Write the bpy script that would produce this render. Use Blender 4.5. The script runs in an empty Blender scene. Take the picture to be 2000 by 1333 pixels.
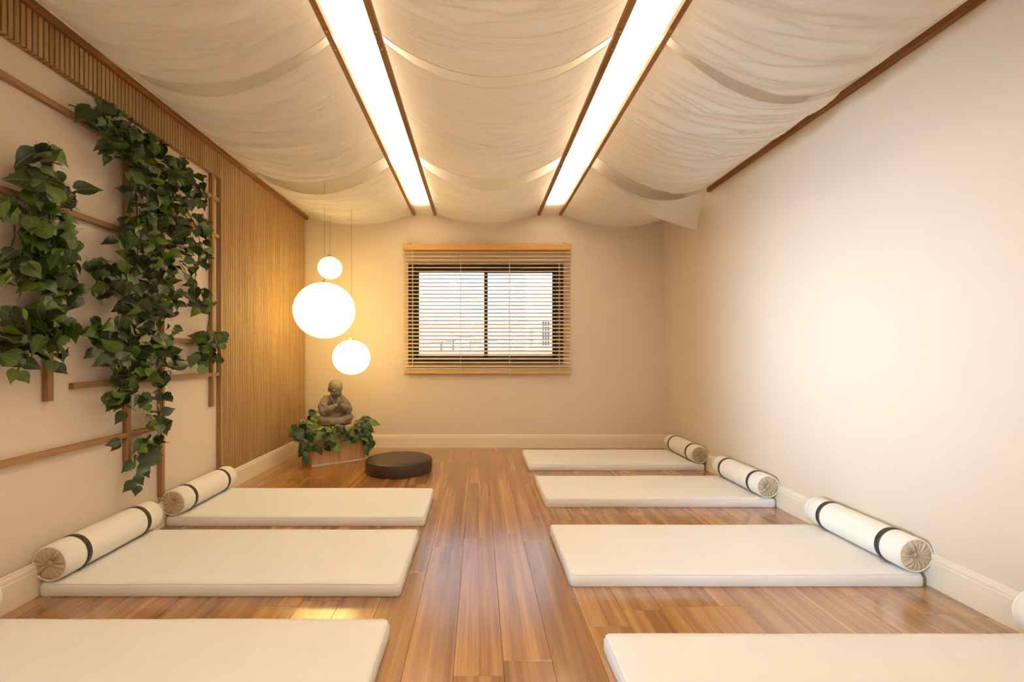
import bpy, bmesh, math, random
from mathutils import Vector, Matrix, Euler, noise

SC = bpy.context.scene
COL = SC.collection
PI = math.pi

# ------------------------------------------------------------------ camera
F = 870.0                      # focal length in pixels of the 2000 x 1333 frame
VX, VY = 935.0, 688.0          # vanishing point
H = 1.2                        # eye height
cam_d = bpy.data.cameras.new('camera')
cam = bpy.data.objects.new('camera', cam_d)
COL.objects.link(cam)
cam.location = (0, 0, H)
cam.rotation_euler = (PI / 2, 0, 0)
cam_d.sensor_width = 36.0
cam_d.lens = F / 2000 * 36.0
cam_d.shift_x = (1000 - VX) / 2000
cam_d.shift_y = (VY - 666.5) / 2000
cam_d.clip_start = 0.05
cam_d.clip_end = 1000
SC.camera = cam

# ------------------------------------------------------------------ sky, daylight, exposure
world = bpy.data.worlds.new('sky')
SC.world = world
world.use_nodes = True
wn = world.node_tree.nodes
wn['Background'].inputs[0].default_value = (0.62, 0.81, 1.0, 1)
wn['Background'].inputs[1].default_value = 1.1

STRIP = 14.0                    # ceiling light strips
GLOBE = 3.6                    # pendant globes
DAY_LAMP = 19.0                    # daylight from an area lamp added outside an unseen side window
XL, XR = -2.205, 2.327         # left and right wall
YB, YF = 5.585, -1.7           # window wall, wall behind the camera
ZC = 3.0                       # ceiling

ad = bpy.data.lights.new('added_daylight', 'AREA')  # added area lamp, aimed to brighten the right wall
ad.shape = 'RECTANGLE'
ad.size, ad.size_y = 0.9, 1.0
ad.energy = DAY_LAMP
ad.color = (0.52, 0.77, 1.0)
ad.spread = math.radians(40)
al = bpy.data.objects.new('added_daylight', ad)
COL.objects.link(al)
al.location = (XL - 0.6, -0.35, 1.40)
al.rotation_euler = (Vector((XR, 3.2, 1.25)) - Vector(al.location)).to_track_quat('-Z', 'Y').to_euler()

sd = bpy.data.lights.new('sun', 'SUN')
sd.energy = 2.2
sd.angle = math.radians(3)
sd.color = (1.0, 0.95, 0.88)
so = bpy.data.objects.new('sun', sd)
COL.objects.link(so)
so.rotation_euler = Vector((0.0, 0.65, -0.76)).to_track_quat('-Z', 'Y').to_euler()

SC.view_settings.view_transform = 'Standard'
SC.view_settings.look = 'None'
SC.view_settings.gamma = 1
SC.view_settings.use_curve_mapping = False
SC.view_settings.exposure = 0.53
try:
    SC.cycles.use_denoising = True
    SC.cycles.max_bounces = 7
    SC.cycles.diffuse_bounces = 4
    SC.cycles.adaptive_threshold = 0.03
    SC.cycles.use_light_tree = False
    SC.cycles.caustics_refractive = False
    SC.cycles.transparent_max_bounces = 16
except Exception:
    pass


# ------------------------------------------------------------------ helpers
def tag(o, label=None, cat=None, group=None, kind=None):
    if label: o['label'] = label
    if cat: o['category'] = cat
    if group: o['group'] = group
    if kind: o['kind'] = kind
    return o


def link(name, data, parent=None, loc=None, rot=None):
    o = bpy.data.objects.new(name, data)
    COL.objects.link(o)
    if parent is not None: o.parent = parent
    if loc is not None: o.location = loc
    if rot is not None: o.rotation_euler = rot
    return o


def empty(name, loc=(0, 0, 0), rz=0.0):
    o = link(name, None, None, loc, (0, 0, rz))
    o.empty_display_size = 0.1
    return o


def mesh(name, bm, mat=None, smooth=False):
    me = bpy.data.meshes.new(name)
    bm.to_mesh(me)
    bm.free()
    if mat: me.materials.append(mat)
    if smooth:
        me.polygons.foreach_set('use_smooth', [True] * len(me.polygons))
    return me


def obj(name, bm, mat, parent=None, loc=None, rot=None, smooth=False):
    return link(name, mesh(name, bm, mat, smooth), parent, loc, rot)


def bx(bm, x0, x1, y0, y1, z0, z1, bev=0.0, seg=1):
    r = bmesh.ops.create_cube(bm, size=1.0)
    vs = r['verts']
    for v in vs:
        v.co = ((x0 + x1) / 2 + v.co.x * (x1 - x0), (y0 + y1) / 2 + v.co.y * (y1 - y0), (z0 + z1) / 2 + v.co.z * (z1 - z0))
    if bev > 0:
        es = list({e for v in vs for e in v.link_edges})
        bmesh.ops.bevel(bm, geom=es, offset=bev, segments=seg, profile=0.5, affect='EDGES')
    return bm


def box(x0, x1, y0, y1, z0, z1, bev=0.0, seg=1):
    return bx(bmesh.new(), x0, x1, y0, y1, z0, z1, bev, seg)


def lathe(bm, prof, n=32, axis='Z', c=(0, 0, 0)):
    """prof: list of (radius, height); closed on the axis where radius is 0."""
    rings = []
    c = Vector(c)
    for r, h in prof:
        ring = []
        k = 1 if r < 1e-6 else n
        for i in range(k):
            a = 2 * PI * i / n
            p = Vector((r * math.cos(a), r * math.sin(a), h))
            if axis == 'Y': p = Vector((p.x, p.z, -p.y))
            ring.append(bm.verts.new(c + p))
        rings.append(ring)
    for a, b in zip(rings, rings[1:]):
        for i in range(n):
            j = (i + 1) % n
            q = [a[i % len(a)], a[j % len(a)], b[j % len(b)], b[i % len(b)]]
            q2 = []
            for v in q:
                if v not in q2: q2.append(v)
            if len(q2) > 2: bm.faces.new(q2)
    return bm


def tube(bm, pts, r, n=6, closed=False, caps=True):
    pts = [Vector(p) for p in pts]
    rad = r if isinstance(r, (list, tuple)) else [r] * len(pts)
    rings = []
    m = len(pts)
    up = None
    for i, p in enumerate(pts):
        a = pts[(i - 1) % m] if (closed or i > 0) else p
        b = pts[(i + 1) % m] if (closed or i < m - 1) else p
        t = (b - a).normalized()
        if up is None:
            up = Vector((0, 0, 1)) if abs(t.z) < 0.9 else Vector((1, 0, 0))
        s = t.cross(up)
        if s.length < 1e-5: s = t.cross(Vector((1, 0.3, 0.2)))
        s.normalize()
        up = s.cross(t).normalized()
        rings.append([bm.verts.new(p + (s * math.cos(2 * PI * k / n) + up * math.sin(2 * PI * k / n)) * rad[i]) for k in range(n)])
    pairs = list(zip(rings, rings[1:]))
    if closed: pairs.append((rings[-1], rings[0]))
    for a, b in pairs:
        for k in range(n):
            bm.faces.new((a[k], a[(k + 1) % n], b[(k + 1) % n], b[k]))
    if caps and not closed:
        bm.faces.new(rings[0][::-1]); bm.faces.new(rings[-1])
    return bm


def P(px, py, Y):
    return Vector(((px - VX) * Y / F, Y, H - (py - VY) * Y / F))


# ------------------------------------------------------------------ materials
def mat_new(name):
    m = bpy.data.materials.new(name)
    m.use_nodes = True
    nt = m.node_tree
    return m, nt, nt.nodes, nt.links, nt.nodes['Principled BSDF']


def rgb(r, g, b):
    def f(c):
        c /= 255.0
        return c / 12.92 if c <= 0.04045 else ((c + 0.055) / 1.055) ** 2.4
    return (f(r), f(g), f(b), 1)


def plain(name, col, rough=0.6, spec=0.3, nscale=0, namp=0.0, bump=0.0, bscale=200, metal=0.0):
    m, nt, N, L, b = mat_new(name)
    b.inputs['Base Color'].default_value = col
    b.inputs['Roughness'].default_value = rough
    b.inputs['Specular IOR Level'].default_value = spec
    b.inputs['Metallic'].default_value = metal
    tc = N.new('ShaderNodeTexCoord')
    if namp > 0:
        no = N.new('ShaderNodeTexNoise'); no.inputs['Scale'].default_value = nscale; no.inputs['Detail'].default_value = 4
        L.new(tc.outputs['Object'], no.inputs['Vector'])
        hs = N.new('ShaderNodeHueSaturation'); hs.inputs['Color'].default_value = col
        mr = N.new('ShaderNodeMapRange'); mr.inputs['To Min'].default_value = 1 - namp; mr.inputs['To Max'].default_value = 1 + namp
        L.new(no.outputs['Fac'], mr.inputs['Value']); L.new(mr.outputs[0], hs.inputs['Value'])
        L.new(hs.outputs[0], b.inputs['Base Color'])
    if bump > 0:
        n2 = N.new('ShaderNodeTexNoise'); n2.inputs['Scale'].default_value = bscale; n2.inputs['Detail'].default_value = 2
        L.new(tc.outputs['Object'], n2.inputs['Vector'])
        bp = N.new('ShaderNodeBump'); bp.inputs['Strength'].default_value = bump; bp.inputs['Distance'].default_value = 0.002
        L.new(n2.outputs['Fac'], bp.inputs['Height']); L.new(bp.outputs[0], b.inputs['Normal'])
    return m


def wood(name, c1, c2, axis, rough=0.5, scale=1.0, rand=0.18, spec=0.3):
    """fine straight grain along the given axis, each piece a little lighter or darker"""
    m, nt, N, L, b = mat_new(name)
    tc = N.new('ShaderNodeTexCoord'); mp = N.new('ShaderNodeMapping')
    s = [40 * scale] * 3; s['XYZ'.index(axis)] = 2.2 * scale
    mp.inputs['Scale'].default_value = s
    oi = N.new('ShaderNodeObjectInfo')
    off = N.new('ShaderNodeVectorMath'); off.operation = 'SCALE'; off.inputs[0].default_value = (7, 13, 19)
    L.new(oi.outputs['Random'], off.inputs['Scale']); 
    ad_ = N.new('ShaderNodeVectorMath'); ad_.operation = 'ADD'
    L.new(tc.outputs['Object'], mp.inputs['Vector']); L.new(mp.outputs[0], ad_.inputs[0]); L.new(off.outputs[0], ad_.inputs[1])
    no = N.new('ShaderNodeTexNoise'); no.inputs['Scale'].default_value = 1.0; no.inputs['Detail'].default_value = 5; no.inputs['Roughness'].default_value = 0.65
    L.new(ad_.outputs[0], no.inputs['Vector'])
    cr = N.new('ShaderNodeValToRGB')
    cr.color_ramp.elements[0].position = 0.3; cr.color_ramp.elements[0].color = c2
    cr.color_ramp.elements[1].position = 0.7; cr.color_ramp.elements[1].color = c1
    L.new(no.outputs['Fac'], cr.inputs['Fac'])
    hs = N.new('ShaderNodeHueSaturation')
    mr = N.new('ShaderNodeMapRange'); mr.inputs['To Min'].default_value = 1 - rand; mr.inputs['To Max'].default_value = 1 + rand * 0.6
    L.new(oi.outputs['Random'], mr.inputs['Value']); L.new(mr.outputs[0], hs.inputs['Value'])
    L.new(cr.outputs[0], hs.inputs['Color']); L.new(hs.outputs[0], b.inputs['Base Color'])
    b.inputs['Roughness'].default_value = rough
    b.inputs['Specular IOR Level'].default_value = spec
    bp = N.new('ShaderNodeBump'); bp.inputs['Strength'].default_value = 0.25; bp.inputs['Distance'].default_value = 0.001
    L.new(no.outputs['Fac'], bp.inputs['Height']); L.new(bp.outputs[0], b.inputs['Normal'])
    return m


def floor_mat():
    m, nt, N, L, b = mat_new('plank_wood')
    tc = N.new('ShaderNodeTexCoord'); oi = N.new('ShaderNodeObjectInfo')
    off = N.new('ShaderNodeVectorMath'); off.operation = 'SCALE'; off.inputs[0].default_value = (31, 47, 13)
    L.new(oi.outputs['Random'], off.inputs['Scale'])
    sx = N.new('ShaderNodeSeparateXYZ'); L.new(tc.outputs['Object'], sx.inputs[0])
    # a plank is printed as two strips
    st = N.new('ShaderNodeMath'); st.operation = 'GREATER_THAN'; st.inputs[1].default_value = 0.0
    L.new(sx.outputs['X'], st.inputs[0])
    sadd = N.new('ShaderNodeMath'); sadd.operation = 'MULTIPLY_ADD'; sadd.inputs[1].default_value = 0.37
    L.new(st.outputs[0], sadd.inputs[0]); L.new(oi.outputs['Random'], sadd.inputs[2])
    wnz = N.new('ShaderNodeTexWhiteNoise'); wnz.noise_dimensions = '1D'
    L.new(sadd.outputs[0], wnz.inputs['W'])

    def grain(sc, det, rough):
        mp = N.new('ShaderNodeMapping'); mp.inputs['Scale'].default_value = sc
        a = N.new('ShaderNodeVectorMath'); a.operation = 'ADD'
        L.new(tc.outputs['Object'], mp.inputs['Vector']); L.new(mp.outputs[0], a.inputs[0]); L.new(off.outputs[0], a.inputs[1])
        a2 = N.new('ShaderNodeVectorMath'); a2.operation = 'ADD'
        cb = N.new('ShaderNodeCombineXYZ'); L.new(st.outputs[0], cb.inputs[2])
        sc2 = N.new('ShaderNodeVectorMath'); sc2.operation = 'SCALE'; sc2.inputs['Scale'].default_value = 9.0
        L.new(cb.outputs[0], sc2.inputs[0]); L.new(a.outputs[0], a2.inputs[0]); L.new(sc2.outputs[0], a2.inputs[1])
        no = N.new('ShaderNodeTexNoise'); no.inputs['Scale'].default_value = 1.0
        no.inputs['Detail'].default_value = det; no.inputs['Roughness'].default_value = rough
        no.inputs['Distortion'].default_value = 0.05
        L.new(a2.outputs[0], no.inputs['Vector'])
        return no
    g1 = grain((20, 0.55, 1), 3, 0.5)
    g2 = grain((150, 2.2, 1), 3, 0.55)
    cr = N.new('ShaderNodeValToRGB')
    e = cr.color_ramp.elements
    e[0].position = 0.28; e[0].color = rgb(140, 92, 46)
    e[1].position = 0.72; e[1].color = rgb(206, 154, 92)
    e2 = cr.color_ramp.elements.new(0.5); e2.color = rgb(176, 122, 64)
    L.new(g1.outputs['Fac'], cr.inputs['Fac'])
    mx = N.new('ShaderNodeMix'); mx.data_type = 'RGBA'; mx.blend_type = 'MULTIPLY'
    cr2 = N.new('ShaderNodeValToRGB')
    cr2.color_ramp.elements[0].position = 0.35; cr2.color_ramp.elements[0].color = (0.62, 0.58, 0.55, 1)
    cr2.color_ramp.elements[1].position = 0.6; cr2.color_ramp.elements[1].color = (1, 1, 1, 1)
    L.new(g2.outputs['Fac'], cr2.inputs['Fac'])
    mx.inputs['Factor'].default_value = 0.45
    L.new(cr.outputs[0], mx.inputs['A']); L.new(cr2.outputs[0], mx.inputs['B'])
    hs = N.new('ShaderNodeHueSaturation')
    mr = N.new('ShaderNodeMapRange'); mr.inputs['To Min'].default_value = 0.8; mr.inputs['To Max'].default_value = 1.16
    L.new(wnz.outputs['Value'], mr.inputs['Value']); L.new(mr.outputs[0], hs.inputs['Value'])
    L.new(mx.outputs['Result'], hs.inputs['Color']); L.new(hs.outputs[0], b.inputs['Base Color'])
    b.inputs['Roughness'].default_value = 0.2
    b.inputs['IOR'].default_value = 2.4
    b.inputs['Specular IOR Level'].default_value = 0.5
    b.inputs['Coat Weight'].default_value = 0.5
    b.inputs['Coat IOR'].default_value = 1.8
    b.inputs['Coat Roughness'].default_value = 0.22
    bp = N.new('ShaderNodeBump'); bp.inputs['Strength'].default_value = 0.004; bp.inputs['Distance'].default_value = 0.0008
    L.new(g2.outputs['Fac'], bp.inputs['Height']); L.new(bp.outputs[0], b.inputs['Normal'])
    return m


def cloth_mat():
    """thin gauze: diffuse, lets light through, a little open between the threads"""
    m, nt, N, L, b = mat_new('gauze')
    N.remove(b)
    out = N['Material Output']
    d = N.new('ShaderNodeBsdfDiffuse'); t = N.new('ShaderNodeBsdfTranslucent'); tr = N.new('ShaderNodeBsdfTransparent')
    d.inputs[0].default_value = (0.91, 0.87, 0.81, 1); t.inputs[0].default_value = (0.92, 0.86, 0.76, 1)
    tc = N.new('ShaderNodeTexCoord')
    n2 = N.new('ShaderNodeTexNoise'); n2.inputs['Scale'].default_value = 1.0; n2.inputs['Detail'].default_value = 4
    mp = N.new('ShaderNodeMapping'); mp.inputs['Scale'].default_value = (4, 40, 8)
    L.new(tc.outputs['Object'], mp.inputs[0]); L.new(mp.outputs[0], n2.inputs['Vector'])
    n3 = N.new('ShaderNodeTexNoise'); n3.inputs['Scale'].default_value = 420.0; L.new(tc.outputs['Object'], n3.inputs['Vector'])
    am = N.new('ShaderNodeMath'); am.operation = 'MULTIPLY_ADD'; am.inputs[1].default_value = 0.06
    L.new(n3.outputs['Fac'], am.inputs[0]); L.new(n2.outputs['Fac'], am.inputs[2])
    bp = N.new('ShaderNodeBump'); bp.inputs['Strength'].default_value = 0.7; bp.inputs['Distance'].default_value = 0.02
    L.new(am.outputs[0], bp.inputs['Height'])
    L.new(bp.outputs[0], d.inputs['Normal'])
    m1 = N.new('ShaderNodeMixShader'); m1.inputs[0].default_value = 0.22
    L.new(d.outputs[0], m1.inputs[1]); L.new(t.outputs[0], m1.inputs[2])
    m2 = N.new('ShaderNodeMixShader'); m2.inputs[0].default_value = 0.14
    L.new(m1.outputs[0], m2.inputs[1]); L.new(tr.outputs[0], m2.inputs[2])
    L.new(m2.outputs[0], out.inputs[0])
    return m


def emit(name, col, strength):
    m, nt, N, L, b = mat_new(name)
    b.inputs['Base Color'].default_value = (0.9, 0.88, 0.82, 1)
    b.inputs['Emission Color'].default_value = col
    b.inputs['Emission Strength'].default_value = strength
    b.inputs['Roughness'].default_value = 0.4
    return m


def leaf_mat(name, dark, light, vein):
    m, nt, N, L, b = mat_new(name)
    tc = N.new('ShaderNodeTexCoord'); oi = N.new('ShaderNodeObjectInfo')
    sx = N.new('ShaderNodeSeparateXYZ'); L.new(tc.outputs['Object'], sx.inputs[0])
    ab = N.new('ShaderNodeMath'); ab.operation = 'ABSOLUTE'; L.new(sx.outputs['X'], ab.inputs[0])
    # side veins
    cb = N.new('ShaderNodeMath'); cb.operation = 'MULTIPLY_ADD'; cb.inputs[1].default_value = -0.7
    L.new(ab.outputs[0], cb.inputs[0]); L.new(sx.outputs['Y'], cb.inputs[2])
    wv = N.new('ShaderNodeMath'); wv.operation = 'PINGPONG'; wv.inputs[1].default_value = 0.09; L.new(cb.outputs[0], wv.inputs[0])
    v1 = N.new('ShaderNodeMapRange'); v1.inputs['From Min'].default_value = 0.012; v1.inputs['From Max'].default_value = 0.0
    v1.inputs['To Max'].default_value = 0.35
    L.new(wv.outputs[0], v1.inputs['Value'])
    v2 = N.new('ShaderNodeMapRange'); v2.inputs['From Min'].default_value = 0.03; v2.inputs['From Max'].default_value = 0.008
    v2.inputs['To Max'].default_value = 0.5
    L.new(ab.outputs[0], v2.inputs['Value'])
    vm = N.new('ShaderNodeMath'); vm.operation = 'MAXIMUM'; L.new(v1.outputs[0], vm.inputs[0]); L.new(v2.outputs[0], vm.inputs[1])
    base = N.new('ShaderNodeMix'); base.data_type = 'RGBA'
    base.inputs['A'].default_value = dark; base.inputs['B'].default_value = light
    pw = N.new('ShaderNodeMath'); pw.operation = 'POWER'; pw.inputs[1].default_value = 1.8
    L.new(oi.outputs['Random'], pw.inputs[0]); L.new(pw.outputs[0], base.inputs['Factor'])
    mx = N.new('ShaderNodeMix'); mx.data_type = 'RGBA'; mx.inputs['B'].default_value = vein
    L.new(vm.outputs[0], mx.inputs['Factor']); L.new(base.outputs['Result'], mx.inputs['A'])
    L.new(mx.outputs['Result'], b.inputs['Base Color'])
    b.inputs['Roughness'].default_value = 0.33
    b.inputs['Specular IOR Level'].default_value = 0.6
    return m


M = {}
M['wall'] = plain('painted_plaster', rgb(228, 213, 195), 0.85, 0.15, 3, 0.015, 0.05, 300)
M['ceiling'] = plain('ceiling_paint', rgb(240, 232, 220), 0.9, 0.1)
M['skirting'] = plain('cream_lacquer', rgb(238, 224, 202), 0.45, 0.4)
M['floor'] = floor_mat()
M['subfloor'] = plain('dark_joint', rgb(70, 44, 26), 0.8, 0.1)
oak1, oak2 = rgb(188, 146, 102), rgb(150, 108, 70)
M['oakX'] = wood('oak_grain_x', oak1, oak2, 'X')
M['oakY'] = wood('oak_grain_y', oak1, oak2, 'Y')
M['oakZ'] = wood('oak_grain_z', oak1, oak2, 'Z')
M['slat'] = wood('slat_oak', rgb(194, 160, 116), rgb(164, 130, 90), 'Z', rand=0.12)
M['slat_back'] = plain('slat_backing', rgb(92, 60, 34), 0.7, 0.2)
M['beam'] = wood('beam_wood', rgb(176, 128, 84), rgb(140, 96, 58), 'Y')
M['trim'] = wood('trim_wood', rgb(160, 108, 60), rgb(124, 78, 40), 'Y', rand=0.05)
M['gauze'] = cloth_mat()
M['canvas'] = plain('cream_canvas', rgb(240, 238, 236), 0.85, 0.2, 8, 0.02, 0.25, 600)
M['canvas_edge'] = plain('cream_canvas_piping', rgb(238, 234, 226), 0.85, 0.2, 8, 0.02)
M['bolster'] = plain('white_canvas', rgb(242, 238, 228), 0.85, 0.2, 8, 0.02, 0.25, 600)
M['linen'] = plain('beige_linen', rgb(206, 188, 160), 0.9, 0.1, 60, 0.06, 0.3, 500)
M['strap'] = plain('dark_leather_strap', rgb(62, 52, 50), 0.4, 0.5, 40, 0.1, 0.2, 300)
M['leather'] = plain('brown_leather', rgb(66, 52, 46), 0.38, 0.5, 30, 0.1, 0.35, 260)
M['stone'] = plain('grey_stone', rgb(138, 129, 118), 0.9, 0.2, 30, 0.22, 0.5, 160)
M['box'] = wood('pedestal_wood', rgb(222, 182, 136), rgb(196, 150, 104), 'Z', rand=0.10, scale=0.7)
M['blind'] = plain('cream_blind', rgb(238, 214, 176), 0.5, 0.35)
M['blind_rail'] = wood('blind_rail_wood', rgb(226, 178, 110), rgb(210, 156, 88), 'X', rand=0.0)
M['cord'] = plain('cream_cord', rgb(240, 226, 200), 0.8, 0.1)
M['alu'] = plain('dark_aluminium', rgb(58, 56, 60), 0.4, 0.5, metal=0.3)
M['net'] = plain('net_string', rgb(178, 186, 194), 0.7, 0.2)
M['outwhite'] = plain('white_render', rgb(244, 243, 240), 0.9, 0.1, 2, 0.02)
M['outgrey'] = plain('far_facade', rgb(206, 214, 224), 0.9, 0.1)  # pale blue-grey carries the distance haze of the far houses
M['outroof'] = plain('pale_terracotta', rgb(226, 190, 164), 0.9, 0.1)
M['outground'] = plain('pale_ground', rgb(224, 222, 220), 0.9, 0.1)
M['outdark'] = plain('far_window_dark', rgb(110, 122, 134), 0.5, 0.4)
M['wire'] = plain('steel_wire', rgb(150, 140, 120), 0.4, 0.5)
M['stem'] = plain('brown_stem', rgb(96, 70, 44), 0.8, 0.2)
M['leaf'] = leaf_mat('ivy_leaf', rgb(24, 44, 14), rgb(98, 130, 38), rgb(128, 156, 92))
M['diffuser'] = emit('strip_diffuser', (1.0, 0.83, 0.62, 1), STRIP)
M['globe'] = emit('globe_glow', (1.0, 0.71, 0.22, 1), GLOBE)
M['metal'] = plain('brushed_metal', rgb(190, 180, 160), 0.35, 0.5, metal=0.7)
gm, nt, N, L, b = mat_new('window_glass')
N.remove(b)
gl = N.new('ShaderNodeBsdfGlossy'); gl.inputs['Roughness'].default_value = 0.02
tr = N.new('ShaderNodeBsdfTransparent'); fr = N.new('ShaderNodeFresnel'); mxs = N.new('ShaderNodeMixShader')
L.new(fr.outputs[0], mxs.inputs[0]); L.new(tr.outputs[0], mxs.inputs[1]); L.new(gl.outputs[0], mxs.inputs[2])
L.new(mxs.outputs[0], N['Material Output'].inputs[0])
M['glass'] = gm

# ------------------------------------------------------------------ the room
def struct(name, bm, mat, parent=None, loc=None):
    o = obj(name, bm, mat, parent, loc)
    if parent is None: o['kind'] = 'structure'
    return o


T = 0.15
WX0, WX1, WZ0, WZ1 = -0.883, 1.063, 1.046, 2.32          # window opening in wall_back
bm = bmesh.new()
bx(bm, XL - T, WX0, YB, YB + T, 0, ZC); bx(bm, WX1, XR + T, YB, YB + T, 0, ZC)
bx(bm, WX0, WX1, YB, YB + T, 0, WZ0); bx(bm, WX0, WX1, YB, YB + T, WZ1, ZC)
struct('wall_back', bm, M['wall'])
RY0, RY1, RZ0, RZ1 = -0.95, 0.95, 0.55, 2.25              # opening for the added unseen window in the left wall, beside the camera
bm = bmesh.new()
bx(bm, XL - T, XL, YF, RY0, 0, ZC); bx(bm, XL - T, XL, RY1, YB, 0, ZC)
bx(bm, XL - T, XL, RY0, RY1, 0, RZ0); bx(bm, XL - T, XL, RY0, RY1, RZ1, ZC)
struct('wall_left', bm, M['wall'])
struct('wall_right', box(XR, XR + T, YF, YB, 0, ZC), M['wall'])
struct('wall_rear', box(XL - T, XR + T, YF - T, YF, 0, ZC), M['wall'])
struct('ceiling', box(XL - T, XR + T, YF - T, YB + T, ZC, ZC + 0.1), M['ceiling'])
fl = struct('floor', box(XL - T, XR + T, YF - T, YB + T, -0.1, -0.006), M['subfloor'])

# floor planks
PW, PL, GAP = 0.19, 1.22, 0.0012
plank_me = mesh('plank', box(-PW / 2 + GAP / 2, PW / 2 - GAP / 2, -PL / 2 + GAP / 2, PL / 2 - GAP / 2, -0.006, 0.0, 0.0006), M['floor'])
rnd = random.Random(4)
cut = {}
ncol = int((XR - XL) / PW) + 2
for i in range(ncol):
    x = -2.28 + i * PW
    y = YF - 0.1 - rnd.random() * PL
    while y < YB:
        link('plank', plank_me, fl, (x, y + PL / 2, 0))
        y += PL


def skirting(name, along, a, c0, c1, sgn):
    """moulded board: profile (depth, height) swept along one axis"""
    prof = [(0, 0), (0.018, 0), (0.018, 0.128), (0.014, 0.134), (0.016, 0.140), (0.014, 0.150), (0.008, 0.156), (0.007, 0.163), (0, 0.167)]
    bm = bmesh.new()
    ends = []
    for c in (c0, c1):
        ring = []
        for d, h in prof:
            ring.append(bm.verts.new((a + sgn * d, c, h) if along == 'Y' else (c, a + sgn * d, h)))
        ends.append(ring)
    n = len(prof)
    for i in range(n):
        bm.faces.new((ends[0][i], ends[0][(i + 1) % n], ends[1][(i + 1) % n], ends[1][i]))
    bm.faces.new(ends[0]); bm.faces.new(ends[1][::-1])
    bmesh.ops.recalc_face_normals(bm, faces=bm.faces)
    return struct(name, bm, M['skirting'])


PE = 3.747                                               # near end of the tall slat panel
XS = XL + 0.040                                          # front of the slats
skirting('baseboard_back', 'X', YB, XS, XR - 0.018, -1)
skirting('baseboard_right', 'Y', XR, YF, YB, -1)
skirting('baseboard_left', 'Y', XL + 0.024, YF, YB, 1)

# wood trims under the fabric
struct('trim_1', box(XS - 0.02, XS + 0.030, YF, YB, 2.855, 2.895, 0.003), M['trim'])
struct('trim_2', box(XR - 0.03, XR, YF, 4.49, 2.812, 2.855, 0.003), M['trim'])

# ------------------------------------------------------------------ slat panel on the left wall
pan = empty('slat_panel', (XL, PE, 0))
tag(pan, 'reeded oak wall panel of narrow vertical slats with a frieze running above the vine', 'wall panel', None)
PITCH = 0.0283
ZF = 2.658
obj('backing_board', box(0.001, 0.02, 0, YB - PE - 0.001, 0.167, 2.86), M['slat_back'], pan)
obj('frieze_backing', box(0.001, 0.02, 1.2 - PE, 0, ZF + 0.007, 2.86), M['slat_back'], pan)
obj('end_strip', box(0.001, 0.022, -0.006, 0.0, 0.167, ZF), M['oakZ'], pan)
tall_me = mesh('slat', box(0.02, 0.04, 0.003, PITCH - 0.004, 0.167, 2.86, 0.002), M['slat'])
bm = box(0.02, 0.04, 0.003, PITCH - 0.004, ZF, 2.86, 0.002)
bx(bm, 0.001, 0.0205, 0.003, PITCH - 0.004, ZF, ZF + 0.006)      # return under the frieze
short_me = mesh('slat', bm, M['slat'])
k = 0
while PE + (k + 1) * PITCH < YB:
    link('slat', tall_me, pan, (0, k * PITCH, 0)); k += 1
k = 1
while PE - k * PITCH > 1.2:
    link('slat', short_me, pan, (0, -k * PITCH, 0)); k += 1

# ------------------------------------------------------------------ trellis
tre = empty('wall_trellis', (XL, 2.75, 0))
tag(tre, 'square oak batten trellis fixed to the left wall carrying the ivy', 'trellis')
B = 0.031


def vbat(y, z0, z1):
    obj('upright', box(0.003, 0.003 + B, y, y + B, z0, z1, 0.0015), M['oakZ'], tre, (0, -2.75, 0))


def hbat(z, y0, y1):
    obj('crossbar', box(0.0005, B - 0.0015, y0, y1, z - B / 2, z + B / 2, 0.0015), M['oakY'], tre, (0, -2.75, 0))


vbat(2.246, 0.95, 2.227); vbat(2.754, 0.507, 2.52); vbat(3.053, 0.203, 2.40); vbat(3.632, 0.753, ZF)
hbat(2.474, 1.3, PE - 0.007); hbat(1.945, 1.3, 2.77); hbat(2.169, 3.06, PE - 0.007)
hbat(1.30, 1.3, 2.27); hbat(1.285, 3.06, 3.65); hbat(1.016, 2.395, PE - 0.007); hbat(0.685, 1.3, 3.07)

# ------------------------------------------------------------------ ceiling beams and light strips
ZB = 2.90
BEAMS = [(-0.823, -0.789), (-0.561, -0.527), (0.732, 0.766), (1.000, 1.034)]
bl = ['leftmost ceiling beam on the far side of the left light strip', 'wooden ceiling beam between the left light strip and the middle fabric swags',
      'wooden ceiling beam between the middle fabric swags and the right light strip', 'rightmost ceiling beam beside the right fabric swags']
cutY = [YF + 0.01, 2.34, 3.95, YB - 0.03]
for i, (x0, x1) in enumerate(BEAMS):
    r = empty('ceiling_beam', ((x0 + x1) / 2, 0, ZB))
    tag(r, bl[i], 'beam', 'slim wooden ceiling beams')
    w = (x1 - x0) / 2
    for a, c in zip(cutY, cutY[1:]):
        obj('beam_length', box(-w, w, a + 0.001, c - 0.001, 0, 0.03, 0.0015), M['beam'], r)
    for yy in (2.36, 2.50, 3.97, 4.12):
        bmb = bmesh.new(); lathe(bmb, [(0, -0.004), (0.006, -0.003), (0.007, 0.001)], 8)
        obj('bolt', bmb, M['metal'], r, (0, yy, 0))
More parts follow.
